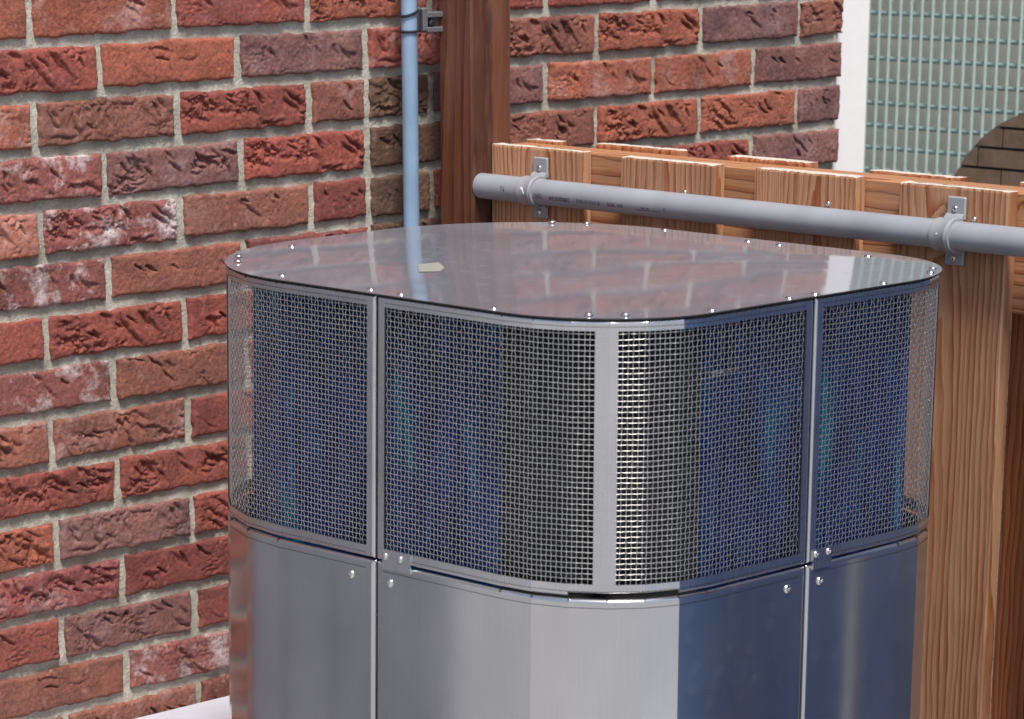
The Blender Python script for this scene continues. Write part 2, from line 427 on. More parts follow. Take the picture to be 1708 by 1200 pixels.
for row in range(-18, 22):
    odd = row % 2
    off = -.0088 if odd else -.111
    xs = [off+BW*k for k in range(-3, 3)]
    xs = [max(x, WX0) for x in xs if x > WX0-BW+.02]
    js = [x for x in xs if x < .425]
    if row == 0: js += [.553]
    else: js += [.4352, .655 if odd else .553]
    js += ([.8769, 1.0989, 1.3209] if odd else [.7747, .9967, 1.2187]) + [WX1]
    near = -7 <= row <= 15
    lc = LEFTC.get(row); rc = RIGHTC.get(row); seen = 0; ri = 0
    for k in range(len(js)-1):
        a, b = js[k], js[k+1]; mid = (a+b)/2
        code = rnd.choice('oorrrpbbkm')
        if mid < .43 and lc:
            i = sum(1 for q in js[:k+1] if q > -.45)-1
            if i >= 0: code = lc[min(i, len(lc)-1)]
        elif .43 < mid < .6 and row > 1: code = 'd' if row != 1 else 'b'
        elif mid > .6 and rc:
            i = sum(1 for q in js[:k+1] if q > .54)-1
            code = rc[min(max(i, 0), len(rc)-1)]
        lay(a, b, row, code, near and b > -.42)
fo = MB()
for a, b, cz in far_boxes:
    y = rnd.uniform(-.001, .002); fo.box(a, b, y, .03, cz-(BH-JZ)/2, cz+(BH-JZ)/2, .002)
far = fo.build('brick_courses', M['brick'], wall); far['kind'] = 'stuff'; far.color = (.28, .08, .06, 1)

# ------------------------------------------------------------------ steel unit
X0, X1, Y0, Y1 = -.307, .283, -1.155, -.4406
ZT = -.2048
SEAM_L, SEAM_R = -.8255, -.0172
def flare(p):
    x, y, z = p
    a = -.72*x+.69*y; wgt = min(max((a+.58)/.30, 0), 1)
    s = .025*(ZT-z)*wgt
    return (x-.72*s, y+.69*s, z)
RCS = ((.150, .150), (.230, .230), (.232, .232), (.138, .150))              # right-front, right-back, left-back, left-front
def rrect(x0, x1, y0, y1, drc, n):
    """anticlockwise from the middle of the front edge (y0): list of points"""
    P = []
    for (ax, ay, sx, sy, a0, rc) in ((x1, y0, -1, 1, -90, RCS[0]), (x1, y1, -1, -1, 0, RCS[1]), (x0, y1, 1, -1, 90, RCS[2]), (x0, y0, 1, 1, 180, RCS[3])):
        rx, ry = rc[0]+drc, rc[1]+drc; cx, cy = ax+sx*rx, ay+sy*ry
        for k in range(n+1):
            a = R(a0+90*k/n); P.append((cx+rx*math.cos(a), cy+ry*math.sin(a)))
    return P
RR = rrect(X0, X1, Y0, Y1, 0, 6)           # indices 0-6 right-front, 7-13 right-back, 14-20 left-back, 21-27 left-front
def poly_norms(P):
    n = len(P); out = []
    for i in range(n):
        a = Vector(P[i-1]); b = Vector(P[i]); c = Vector(P[(i+1) % n])
        n1 = Vector(((b-a).y, -(b-a).x)).normalized(); n2 = Vector(((c-b).y, -(c-b).x)).normalized()
        q = (n1+n2); q = q/q.length; out.append(q/max(q.dot(n1), .5))
    return out
RN = poly_norms(RR)
class Seg:
    """a stretch of the cabinet outline, anticlockwise, with positions by arc length"""
    def __init__(s, pts):           # [(xy, normal)]
        s.p = [Vector(p) for p, n in pts]; s.n = [Vector(n) for p, n in pts]
        s.s = [0]
        for i in range(1, len(s.p)): s.s.append(s.s[-1]+(s.p[i]-s.p[i-1]).length)
        s.L = s.s[-1]
    def at(s, t):
        t = min(max(t, 0), s.L)
        for i in range(len(s.s)-1):
            if t <= s.s[i+1]+1e-9:
                k = (t-s.s[i])/(s.s[i+1]-s.s[i])
                nn = s.n[i].lerp(s.n[i+1], k)
                if 1e-6 < k < 1-1e-6:
                    d = s.p[i+1]-s.p[i]; nn = Vector((d.y, -d.x)).normalized()
                return s.p[i].lerp(s.p[i+1], k), nn
        return s.p[-1], s.n[-1]
def corner(i0): return [(RR[i], RN[i]) for i in range(i0, i0+7)]
g = .0016
SEGS = {'front': Seg([((X0, SEAM_L-g), (-1, 0))]+corner(21)+[((SEAM_R-g, Y0), (0, -1))]),
        'right': Seg([((SEAM_R+g, Y0), (0, -1))]+corner(0)+[((X1, SEAM_L-g), (1, 0))]),
        'back': Seg([((X1, SEAM_L+g), (1, 0))]+corner(7)+[((SEAM_R+g, Y1), (0, 1))]),
        'left': Seg([((SEAM_R-g, Y1), (0, 1))]+corner(14)+[((X0, SEAM_L+g), (-1, 0))])}
def rolled(a, b, r, n=9, lo=True, hi=True):
    """coordinates from a to b with a quarter roll of radius r at each chosen end -> [(coord, inset)]"""
    out = []
    if lo: out += [(a+r*(1-math.cos(t)), r*(1-math.sin(t))) for t in [math.pi/2*k/n for k in range(n+1)]]+[(a+r+.0004, 0)]
    else: out += [(a, 0)]
    if hi: out += [(b-r-.0004, 0)]+[(b-r*(1-math.cos(t)), r*(1-math.sin(t))) for t in [math.pi/2*k/n for k in range(n, -1, -1)]]
    else: out += [(b, 0)]
    return out
def sheet(name, seg, z0, z1, mat, parent, r=.0042, cuts_s=(), cuts_z=(), hole=None, out=0., lo=True, hi=True, sides=True, smooth=11.5, notch=None):
    S = rolled(0, seg.L, r, lo=sides, hi=sides)
    S += [(t, 0) for t in seg.s[1:-1]]+[(t, 0) for t in cuts_s]; S = sorted(set(S))
    Z = sorted(set(rolled(z0, z1, r, lo=lo, hi=hi)+[(t, 0) for t in cuts_z]))
    v = []; f = []
    for (z, iz) in Z:
        for (t, i_s) in S:
            p, n = seg.at(t); ins = max(iz, i_s)-out
            zz = z+.0030 if notch and notch[0] <= t <= notch[1] and z < z0+.006 else z
            v.append(flare((p.x-n.x*ins, p.y-n.y*ins, zz)))
    ns = len(S)
    for j in range(len(Z)-1):
        for i in range(ns-1):
            if hole and hole((S[i][0]+S[i+1][0])/2, (Z[j][0]+Z[j+1][0])/2): continue
            f.append((j*ns+i, j*ns+i+1, (j+1)*ns+i+1, (j+1)*ns+i))
    o = mk(name, v, f, mat, parent, smooth)
    md = o.modifiers.new('thickness', 'SOLIDIFY'); md.thickness = .0013; md.offset = -1; md.use_rim = False
    return o
ZO1, ZO0, ZS = -.2172, -.4632, -.4765      # mesh opening top / bottom, split between upper and lower panels
unit = empty('outdoor_unit', ((X0+X1)/2, (Y0+Y1)/2, GZ))
UO = Vector(unit.location)
tag(unit, 'brushed steel outdoor heat pump cabinet with woven mesh sides and rounded corners', 'heat pump')
class Rel:          # parts are built in world coordinates and hung under the empty
    pass
def hang(o, p):
    o.parent = p; o.matrix_parent_inverse = p.matrix_world.inverted(); return o
bpy.context.view_layer.update()
WP = .0053; WR = .00037; WA = .00085
nz = int(round((ZO1-ZO0+.012)/WP)); zrow = [ZO0-.006+WP*k for k in range(nz+1)]
LOWER = {}; FRAME = {}
for nm, seg in SEGS.items():
    e = .0115; mid = seg.L/2; hw = .0112
    # the strip that runs down the middle of the corner
    ci = (seg.s[1]+seg.s[-2])/2
    hole = lambda s, z, L=seg.L, c=ci: ZO0 < z < ZO1 and e < s < L-e and abs(s-c) > hw
    up_o = hang(sheet('mesh_frame', seg, ZS+.0012, ZT-.0022, M['steel_frame'], None, r=.0034, cuts_s=(e, seg.L-e, ci-hw, ci+hw, seg.s[3]-.0006, seg.s[6]+.0006), cuts_z=(ZO0, ZO1), hole=hole, notch=(seg.s[3]-.0001, seg.s[6]+.0001) if nm == 'front' else None), unit)
    lw = hang(sheet('lower_panel', seg, GZ+.05, ZS-.0012, M['steel'], None, r=.0046, lo=False), unit); LOWER[nm] = lw; FRAME[nm] = up_o
    # bend lines scribed along the folds
    def ribbon(pts, wv, up_=True):
        v = []; f = []
        for (x, y, z, dx, dy, dz) in pts:
            v.append(flare((x, y, z))); v.append(flare((x+dx*wv, y+dy*wv, z+dz*wv)))
        for i in range(len(pts)-1): f.append((2*i, 2*i+2, 2*i+3, 2*i+1))
        hang(mk('bend_line', v, f, M['dark']), up_o if pts[0][2] > ZS else lw)
    ss = [.012]+list(seg.s[1:-1])+[seg.L-.012]
    for zz in (ZT-.0085, ZS+.0058, ZS-.0105):
        pts = []
        for t in ss:
            p, n = seg.at(t); pts.append((p.x+n.x*.00025, p.y+n.y*.00025, zz, 0, 0, 1))
        ribbon(pts, .00045)
    # relief notches cut in the folded rims at every bend
    for t in seg.s[1:-1]:
        p, n = seg.at(t); n = n.normalized(); tg = Vector((-n.y, n.x))
        for (zt_, zb_, par) in ((ZT-.0020, ZT-.0050, up_o), (ZS-.0010, ZS-.0042, lw)):
            q = []
            for z in (zb_, zt_):
                for (dn, dt) in ((-.0035, -.0007), (.0003 if z == zb_ else -.0010, -.0007), (.0003 if z == zb_ else -.0010, .0007), (-.0035, .0007)):
                    w_ = p+n*dn+tg*(dt if z == zt_ else dt*.5); q.append(flare((w_.x, w_.y, z)))
            hang(mk('relief_notch', q, [(0, 1, 5, 4), (1, 2, 6, 5), (2, 3, 7, 6), (4, 5, 6, 7), (3, 2, 1, 0)], M['dark']), par)
    # woven wire
    v = []; f = []
    ns = int(seg.L/WP); sx = [seg.L*(k+.5)/ns for k in range(ns)]
    base = [seg.at(t) for t in sx]
    tang = [Vector((-n.y, n.x)).normalized() for p, n in base]
    nrm = [Vector((n.x, n.y)).normalized() for p, n in base]
    IN = .0022
    def ring(c, a, b):
        k0 = len(v)
        for (u_, w_) in ((1, 0), (0, 1), (-1, 0), (0, -1)):
            q = Vector(c)+Vector(a)*(u_*WR)+Vector(b)*(w_*WR); v.append(flare(tuple(q)))
        return k0
    def wire_(rs):
        for a, b in zip(rs[:-1], rs[1:]):
            for k in range(4): f.append((a+k, a+(k+1) % 4, b+(k+1) % 4, b+k))
    for i in range(ns):
        rs = []; p = base[i][0]; n3 = (nrm[i].x, nrm[i].y, 0); t3 = (tang[i].x, tang[i].y, 0)
        jit = rnd.gauss(0, .00018); tl = rnd.gauss(0, .0022); ph = rnd.random()*6
        for j, z in enumerate(zrow):
            d = -IN+(WA if (i+j) % 2 else -WA); jj = jit+tl*(z-ZS-.13)+.00022*math.sin(z*55+ph)
            rs.append(ring((p.x+nrm[i].x*d+tang[i].x*jj, p.y+nrm[i].y*d+tang[i].y*jj, z), t3, n3))
        wire_(rs)
    for j, z in enumerate(zrow):
        rs = []; hz_ = rnd.gauss(0, .00012); hp_ = j*.05+rnd.gauss(0, .25)
        for i in range(ns):
            p = base[i][0]; d = -IN-(WA if (i+j) % 2 else -WA)
            rs.append(ring((p.x+nrm[i].x*d, p.y+nrm[i].y*d, z+hz_+.00030*math.sin(sx[i]*31+hp_)+.00016*math.sin(sx[i]*97+hp_*3)), (0, 0, 1), (nrm[i].x, nrm[i].y, 0)))
        wire_(rs)
    wm = hang(mk('wire_mesh', v, f, M['wire'], None, 180), up_o); wm['kind'] = 'stuff'

# lid, slightly crowned, with a thin edge
LO = rrect(X0-.0008, X1+.0008, Y0-.0008, Y1+.0008, .0008, 24)
cx, cy = (X0+X1)/2, (Y0+Y1)/2
CROWN = .0060
v = [(cx, cy, ZT+CROWN)]; f = []; nL = len(LO); NR = 14
for k in range(1, NR+1):
    t = k/NR
    for (x, y) in LO: v.append((cx+(x-cx)*t, cy+(y-cy)*t, ZT+CROWN*(1-t*t)))
for i in range(nL): f.append((0, 1+i, 1+(i+1) % nL))
for k in range(NR-1):
    for i in range(nL):
        a = 1+k*nL; f.append((a+i, a+nL+i, a+nL+(i+1) % nL, a+(i+1) % nL))
lid = hang(mk('lid', v, f, M['steel_top'], None, 40), unit)
# a thin down-turned rim under the lid edge
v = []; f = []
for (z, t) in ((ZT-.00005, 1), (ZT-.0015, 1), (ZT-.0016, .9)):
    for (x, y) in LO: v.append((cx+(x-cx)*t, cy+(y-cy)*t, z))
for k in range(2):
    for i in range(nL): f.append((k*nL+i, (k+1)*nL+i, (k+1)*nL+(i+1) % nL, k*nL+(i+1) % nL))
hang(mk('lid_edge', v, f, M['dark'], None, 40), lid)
# screws
def screw_mesh(r, h):
    mbs = MB()
    prof = [(r, 0), (r*.98, h*.25), (r*.86, h*.62), (r*.66, h*.88), (r*.45, h), (r*.40, h*.98), (r*.36, h*.45), (.0001, h*.40)]
    mbs.lathe(prof, 14)
    return mesh_data('screw', mbs.v, mbs.f, M['screw'], 50)
SCR = screw_mesh(.0048, .0026); SCR2 = screw_mesh(.0040, .0022); SCR3 = screw_mesh(.0046, .0022)
def screw(loc, zdir, parent, me=SCR, name='screw'):
    o = bpy.data.objects.new(name, me); COL.objects.link(o)
    o.matrix_world = axis_matrix(loc, zdir) @ Matrix.Rotation(rnd.random()*3, 4, 'Z')
    return hang(o, parent)
for (a, b) in ((487, 411), (398, 428), (397, 436), (471, 458), (619, 481), (669, 489), (823, 513), (983, 526), (1046, 526), (1191, 516), (1325, 496), (1367, 489), (1495, 471), (1556, 447), (1563, 453), (1448, 427), (1300, 408), (1248, 402), (1109, 382), (979, 371.5), (921, 370.5)):
    p = px_on(a, b, 2, ZT+.002)
    qx, qy = p[0], p[1]
    # keep the screw a centimetre inside the edge
    d = Vector((qx-cx, qy-cy)); k = 1.
    while True:
        q = Vector((cx, cy))+d*k
        inside = min(q.x-X0, X1-q.x, q.y-Y0, Y1-q.y) > .007
        for (ax_, ay_, sx, sy, rc) in ((X0, Y0, -1, -1, RCS[3]), (X1, Y0, 1, -1, RCS[0]), (X0, Y1, -1, 1, RCS[2]), (X1, Y1, 1, 1, RCS[1])):
            ccx, ccy, rm = ax_-sx*rc[0], ay_-sy*rc[1], min(rc)
            if (q.x-ccx)*sx > 0 and (q.y-ccy)*sy > 0 and math.hypot(q.x-ccx, q.y-ccy) > rm-.007: inside = False
        if inside or k < .8: break
        k -= .004
    tt = max(abs(q.x-cx)/(X1-cx), abs(q.y-cy)/(Y1-cy))
    screw((q.x, q.y, ZT+CROWN*max(0, 1-tt*tt)-.0002), (0, 0, 1), lid, SCR3)
for (yy, zz, nm) in ((-.7897, -.4975, 'left'), (-.8479, -.4975, 'front')): screw(flare((X0, yy, zz)), (-1, 0, 0), LOWER[nm])
for (xx, zz, nm) in ((-.0472, -.4965, 'front'), (.0039, -.4965, 'right')): screw((xx, Y0, zz), (0, -1, 0), LOWER[nm])
# fixing tabs that hook the mesh frame over the lower panel, two screws each
t1 = MB().box(X0-.0016, X0+.0005, -.8790, -.8375, -.4835, -.4645); t1.v = [flare(p) for p in t1.v]; tab1 = hang(t1.build('fixing_tab', M['steel_frame'], None), unit)
t2 = MB().box(-.0090, .0195, Y0-.0016, Y0+.0005, -.4830, -.4630); tab2 = hang(t2.build('fixing_tab', M['steel_frame'], None), unit)
for yy in (-.8420, -.8640): screw(flare((X0-.0014, yy, -.4700)), (-1, 0, 0), tab1, SCR2)
for xx in (-.0045, .0150): screw((xx, Y0-.0014, -.4672), (0, -1, 0), tab2, SCR2)

# finned coil behind the mesh: a closed loop of thin upright fins around dark tubes
def mat_fin():
    b = NB('blue_fin'); v = b.geo()
    n = b.noise(b.vmath('MULTIPLY', v, (26, 26, 7)), 1., 4, .65)
    n2 = b.noise(b.vmath('MULTIPLY', v, (150, 150, 9)), 1., 3, .6)
    c = b.ramp(n, [(.32, (.002, .004, .025)), (.47, (.006, .022, .16)), (.58, (.006, .06, .22)), (.70, (.010, .20, .30))])
    c = b.mix(1., c, b.ramp(n2, [(.3, .45), (.7, 1.5)]), 'MULTIPLY')
    b.p(Base_Color=c, Roughness=.40, Metallic=.2)
    return b.m
M['fin'] = mat_fin()
INS = .030; RC2 = -.030
CP = rrect(X0+INS, X1-INS, Y0+INS, Y1-INS, RC2, 24); CN = poly_norms(CP)
loop = Seg([(p, n) for p, n in zip(CP, CN)]+[(CP[0], CN[0])])
v = []; f = []; FP = .0027; nF = int(loop.L/FP); FZ0, FZ1 = -.56, ZT-.014
for i in range(nF):
    t = loop.L*(i+.5)/nF; p, n = loop.at(t); n = n.normalized(); tg = Vector((-n.y, n.x))
    th = .00012; tw = rnd.gauss(0, .00035); dj = rnd.gauss(0, .0004)
    k0 = len(v)
    for (z, o_) in ((FZ0, 0), ((FZ0+FZ1)/2, tw), (FZ1, rnd.gauss(0, .0003))):
        for (dn, dt) in ((-.020, -th), (dj, -th), (dj, th), (-.020, th)):
            q = p+n*dn+tg*(dt+o_); v.append(flare((q.x, q.y, z)))
    for b_ in (0, 4):
        for k in range(4): f.append((k0+b_+k, k0+b_+(k+1) % 4, k0+b_+4+(k+1) % 4, k0+b_+4+k))
    f.append((k0+8, k0+9, k0+10, k0+11))
fins = hang(mk('coil_fins', v, f, M['fin'], None), unit); fins['kind'] = 'stuff'
mt = MB()
core = rrect(X0+INS+.020, X1-INS-.020, Y0+INS+.020, Y1-INS-.020, RC2-.020, 16); nc = len(core)
v = [flare((x, y, z)) for z in (FZ0, FZ1) for (x, y) in core]
hang(mk('coil_core', v, [(i, (i+1) % nc, nc+(i+1) % nc, nc+i) for i in range(nc)]+[tuple(nc+i for i in range(nc))], M['dark'], None), unit)
tp = rrect(X0+INS+.010, X1-INS-.010, Y0+INS+.010, Y1-INS-.010, RC2-.010, 16)
M['tube'] = mat_plain('coil_tube', (.05, .045, .04), .4, .6)
for k in range(13):
    z = FZ1-.014-.0215*k
    tb = MB().tube([flare((x, y, z)) for x, y in tp+[tp[0]]], .0042, 6)
    hang(tb.build('coil_tube', M['tube'], None, 60), unit)
# black ribbed cover over the front corner of the coil
cs_ = [t for t in [loop.L*k/900 for k in range(901)]]
cpts = []
for t in cs_:
    p, n = loop.at(t)
    if p.x < -.02 and p.y < -.9 and (-.72*p.x-.69*p.y) > 0:
        if p.y < -.981 and p.x < -.1535: cpts.append((p, n.normalized()))
v = []; f = []; zs = []
z = FZ1+.004
while z > FZ0:
    zs += [(z, .0035), (z-.0045, .0060), (z-.0075, .0060), (z-.0090, .0035)]; z -= .0110
for (z, d) in zs:
    for p, n in cpts: v.append(flare((p.x+n.x*d, p.y+n.y*d, z)))
nn = len(cpts)
f = [(j*nn+i, (j+1)*nn+i, (j+1)*nn+i+1, j*nn+i+1) for j in range(len(zs)-1) for i in range(nn-1)]
hang(mk('corner_cover', v, f, mat_plain('black_cover', (.0035, .0035, .004), .95), None), unit)
# small bright sensor spring clipped to the coil
a = px_on(1183, 626, 1, Y0+.0075); b = px_on(1229, 615, 1, Y0+.0075)
a, b = Vector(a), Vector(b); ms = MB()
ms.tube([a, a.lerp(b, .2)], .0036, 10); ms.tube([a.lerp(b, .2), a.lerp(b, .42)], .0009, 6)
for k in range(7):
    q = a.lerp(b, .42+.58*k/7); q2 = a.lerp(b, .42+.58*(k+.6)/7); ms.tube([q, q2], .0028, 8)
hang(ms.build('sensor_spring', M['screw'], None, 50), unit)
# base skid
hang(MB().box(X0+.03, X1-.03, Y0+.03, Y1-.03, GZ, GZ+.052, .004).build('base', M['dark'], None), unit)

# thin mottled beige patch lying on the lid
def mat_patch():
    b = NB('mottled_beige'); v = b.geo(); b.p(Base_Color=b.ramp(b.noise(v, 60, 3), [(.3, (.21, .21, .19)), (.7, (.29, .285, .255))]), Roughness=.8); return b.m
def on_lid(a, b, lift):
    p = px_on(a, b, 2, ZT+CROWN*.7); t = max(abs(p[0]-cx)/(X1-cx), abs(p[1]-cy)/(Y1-cy))
    return (p[0], p[1], ZT+CROWN*(1-t*t)+lift)
lb = mk('lid_patch', [on_lid(a, b, .0006) for a, b in ((697, 443), (731, 440), (742, 448), (734, 454), (699, 454))], [(0, 4, 3, 2, 1)], mat_patch())
hang(lb, lid)
# ------------------------------------------------------------------ fence, post, pipes
XF = .558; FT = -.163
fence = empty('board_fence', (XF, -.7, GZ)); bpy.context.view_layer.update()
tag(fence, 'larch board fence with staggered boards beside the unit', 'fence')
def plank(y0, y1, x0, x1, zt, mat, endmat, c=.0018, seed=0, z0=GZ+.01):
    rr = random.Random(seed*31+5)
    yc, xc = (y0+y1)/2, (x0+x1)/2; zc = zt
    hw = (y1-y0)/2; ht = (x1-x0)/2; n = 24
    v = []; f = []
    # cross-section outline with eased edges; the sawn top is slightly uneven
    sec = [(-ht, -hw+c), (-ht, hw-c), (-ht+c, hw), (ht-c, hw), (ht, hw-c), (ht, -hw+c), (ht-c, -hw), (-ht+c, -hw)]
    dense = []
    for i in range(len(sec)):
        a, b = Vector(sec[i]), Vector(sec[(i+1) % len(sec)])
        k = max(1, int((b-a).length/.004)) if abs(a.y-b.y) > .02 else 1
        dense += [tuple(a.lerp(b, q/k)) for q in range(k)]
    m_ = len(dense)
    for z in (z0-zt, -.003, 0):
        for (x, y) in dense:
            jz = 0
            if z == 0: jz = -abs(rr.gauss(0, .0007))
            ins = 1 if z < 0 else .96
            v.append((x*(1 if z < 0 else .93), y*(1 if z < 0 else .997), z+jz))
    for k in range(2):
        for i in range(m_): f.append((k*m_+i, (k+1)*m_+i, (k+1)*m_+(i+1) % m_, k*m_+(i+1) % m_))
    f.append(tuple(2*m_+i for i in range(m_))[::-1]); nf = len(f)
    me = mesh_data('fence_board', v, f, mat); me.materials.append(endmat)
    me.polygons[nf-1].material_index = 1
    o = bpy.data.objects.new('fence_board', me); COL.objects.link(o); o.location = (xc, yc, zc)
    return hang(o, fence)
boards = [(-.2753, -.1065), (-.5085, -.3453), (-.7348, -.5731), (-.9607, -.8006), (-1.185, -1.025)]
for i, (a, b) in enumerate(boards): plank(a, b, XF, XF+.020, FT+rnd.gauss(0, .0008), M['wood'], M['wood_end'], seed=i)
backs = [(-.385, -.235), (-.605, -.468), (-.838, -.700), (-1.065, -.925), (-1.235, -1.15)]
for i, (a, b) in enumerate(backs): plank(a, b, XF+.0665, XF+.0865, FT+.0035+rnd.gauss(0, .001), M['wood_back'], M['wood_end'], seed=20+i)
plank(-.165, -.1065, XF+.0665, XF+.0865, FT+.002, M['wood_back'], M['wood_end'], seed=30)
for (z0, z1) in ((-.305, FT-.002), (-1.33, -1.19)):
    o = MB().box(-.0227, .0227, -.495, .6405, z0-z1, 0, .003).build('fence_rail', M['wood_rail'], None, None, (XF+.0432, -.748, z1))
    hang(o, fence)
for (a, b) in ((1381, 341), (1625, 367), (1142, 322)):
    p = px_on(a, b, 0, XF); screw((XF-.0004, p[1], p[2]), (-1, 0, 0), fence, SCR2)
# stained post against the wall
po = MB().box(-.0372, .0372, -.032, .032, -2.0, 0, .003).build('wooden_post', M['post'], None, None, (.5612, -.073, .62))
tag(po, 'dark reddish stained wooden post standing against the brick wall', 'post')
# horizontal grey pipe on the fence
PX, PZ, PR = XF-.0176, -.2165, .0166
pipe = MB().tube([(0, -.002, 0), (0, -.35, 0), (0, -1.12, 0)], PR, 40).build('drain_pipe', M['grey_pvc'], None, 40, (PX, -.1035, PZ))
tag(pipe, 'grey plastic pipe clipped horizontally along the board fence', 'pipe')
# print along the pipe
def pipe_text(txt, y_start, size, ang0, parent):
    cu = bpy.data.curves.new('print', 'FONT'); cu.body = txt; cu.size = size; cu.resolution_u = 2
    to = bpy.data.objects.new('tmp', cu); COL.objects.link(to)
    dg = bpy.context.evaluated_depsgraph_get()
    me = bpy.data.meshes.new_from_object(to.evaluated_get(dg))
    bpy.data.objects.remove(to)
    rr = PR+.00025
    for vv in me.vertices:
        a = ang0+vv.co.y/PR; s = vv.co.x
        # along -y, wrapped round the side that faces -x
        vv.co = (PX-rr*math.cos(a), y_start-s, PZ+rr*math.sin(a))
    me.materials.clear(); me.materials.append(M['print'])
    o = bpy.data.objects.new('pipe_print', me); COL.objects.link(o); return hang(o, parent)
bpy.context.view_layer.update()
pipe_text('N', -.158, .0105, R(-8), pipe)
pipe_text('NIS', -.222, .0090, R(-22), pipe)
pipe_text('ecomac', -.249, .0120, R(-25), pipe)
pipe_text('PVC-U 32x1,8', -.299, .0072, R(-24), pipe)
pipe_text('BGR  NX', -.354, .0072, R(-25), pipe)
pipe_text('C', -.452, .0075, R(-24), pipe)
v = []; f = []
for i, (y0, y1, a0, a1) in enumerate(((-.404, -.428, -27, -24), (-.426, -.443, -27, -25), (-.413, -.420, -18, -14), (-.422, -.427, -18, -14))):
    k0 = len(v)
    for (y, a) in ((y0, a0), (y1, a0), (y1, a1), (y0, a1)): v.append((PX-(PR+.00025)*math.cos(R(a)), y, PZ+(PR+.00025)*math.sin(R(a))))
    f.append((k0, k0+1, k0+2, k0+3))
hang(mk('pipe_print', v, f, M['print']), pipe)

def pipe_clamp(yc, label, mark):
    root = empty('pipe_clamp', (XF, yc, PZ)); bpy.context.view_layer.update()
    tag(root, label, 'pipe clamp', 'grey clamps holding the fence pipe')
    # band: a ring with two raised ribs
    prof = [(PR-.0005, -.014), (PR+.0022, -.014), (PR+.0026, -.0125), (PR+.0022, -.010), (PR+.0022, .0055), (PR+.0034, .0075), (PR+.0034, .0095), (PR+.0022, .0105), (PR+.0034, .0118), (PR+.003, .014), (PR-.0005, .014)]
    hang(MB().lathe(prof, 40, axis_matrix((PX, yc, PZ), (0, -1, 0)), cap=False).build('band', M['grey_clip'], None, 35), root)
    for s in (1, -1):
        zt, zb = (PZ+.0425, PZ+.0155) if s > 0 else (PZ-.0155, PZ-.0365)
        tb = MB(); tb.box(XF-.0042, XF-.0003, yc-.0135, yc+.0135, min(zt, zb), max(zt, zb), .0016)
        # rounded shoulder between tab and band
        prf = []
        for k in range(7):
            a = R(90*k/6); prf.append((XF-.0022-.008*math.sin(a), PZ+s*(.0165+.005*(1-math.sin(a))*1.0+.003*math.cos(a))))
        vv = []
        for (x, z) in prf:
            for (dx, dy) in ((0, -.0130), (0, .0130)): vv.append((x, yc+dy, z))
        vv2 = [(x+.0024, y, z-s*.003) for (x, y, z) in vv]
        nn = len(prf); ff = []
        for i in range(nn-1):
            ff += [(2*i, 2*i+1, 2*i+3, 2*i+2), (2*nn+2*i, 2*nn+2*i+2, 2*nn+2*i+3, 2*nn+2*i+1), (2*i, 2*i+2, 2*nn+2*i+2, 2*nn+2*i), (2*i+1, 2*nn+2*i+1, 2*nn+2*i+3, 2*i+3)]
        tb.add(vv+vv2, ff)
        t_o = hang(tb.build('tab', M['grey_clip'], None, 30), root)
        screw((XF-.0042, yc+.001, PZ+s*.0285), (-1, 0, 0), t_o, SCR2)
    v = []
    for (s, a) in mark: v.append((PX-(PR+.0026)*math.cos(R(a)), yc-s, PZ+(PR+.0026)*math.sin(R(a))))
    hang(mk('mark', v, [tuple(range(len(v)))], M['white_print']), root)
    return root
pipe_clamp(-.2030, 'grey clamp on the fence pipe nearest the wooden post', [(-.006, 18), (-.0015, 20), (.0010, 8), (.003, -8), (.0012, -6), (-.0008, 6), (-.004, 12)])
pipe_clamp(-.8890, 'grey clamp on the fence pipe above the right corner of the unit', [(-.004, 6), (-.001, 14), (-.0005, 6)])

# thin upright pipe on the wall with its clip
VX, VY, VR = .4720, -.040, .0108
vp = MB().tube([(0, 0, 0), (0, 0, -2.0)], VR, 28).build('wall_pipe', M['blue_pipe'], None, 60, (VX, VY, .62))
tag(vp, 'thin pale blue upright pipe in front of the brick wall', 'pipe')
zc = px_on(700, 38, 1, VY)[2]
cl = empty('pipe_clip', (VX+.02, VY, zc)); bpy.context.view_layer.update()
tag(cl, 'grey clip with black strap holding the thin upright pipe to the post', 'pipe clip')
st = MB()
for (dz0, dz1) in ((.009, .0185), (-.0105, -.010)):
    pts = []
    for k in range(17):
        a = R(70+220*k/16); s = k/16
        tt = (math.cos(a)+1)/2
        pts.append((VX+(VR+.0016)*math.cos(a), VY+(VR+.0016)*math.sin(a), zc+dz0+(dz1-dz0)*tt))
    st.tube(pts, .0018, 6)
st.tube([(VX+VR+.004, VY-.008, zc-.010), (VX+VR+.004, VY-.008, zc+.017)], .0022, 6)
hang(st.build('strap', M['black'], None, 60), cl)
hang(MB().box(VX+VR+.004, VX+VR+.014, VY-.011, VY+.011, zc-.011, zc+.019, .0015).build('clip_body', M['grey_part'], None), cl)
ar = MB().box(VX+VR+.014, .5400, VY-.010, VY+.010, zc-.013, zc-.006, .001).box(VX+VR+.014, .5400, VY-.010, VY+.010, zc+.006, zc+.013, .001)
ar.box(VX+VR+.0145, .5400, VY-.002, VY+.004, zc-.006, zc+.006)
hang(ar.build('clip_arm', M['grey_part'], None), cl)
hang(MB().lathe([(.0055, 0), (.0055, .004), (.003, .006)], 8, axis_matrix((VX+VR+.024, VY-.003, zc-.001), (0, -1, 0))).build('bolt', M['dark'], None), cl)

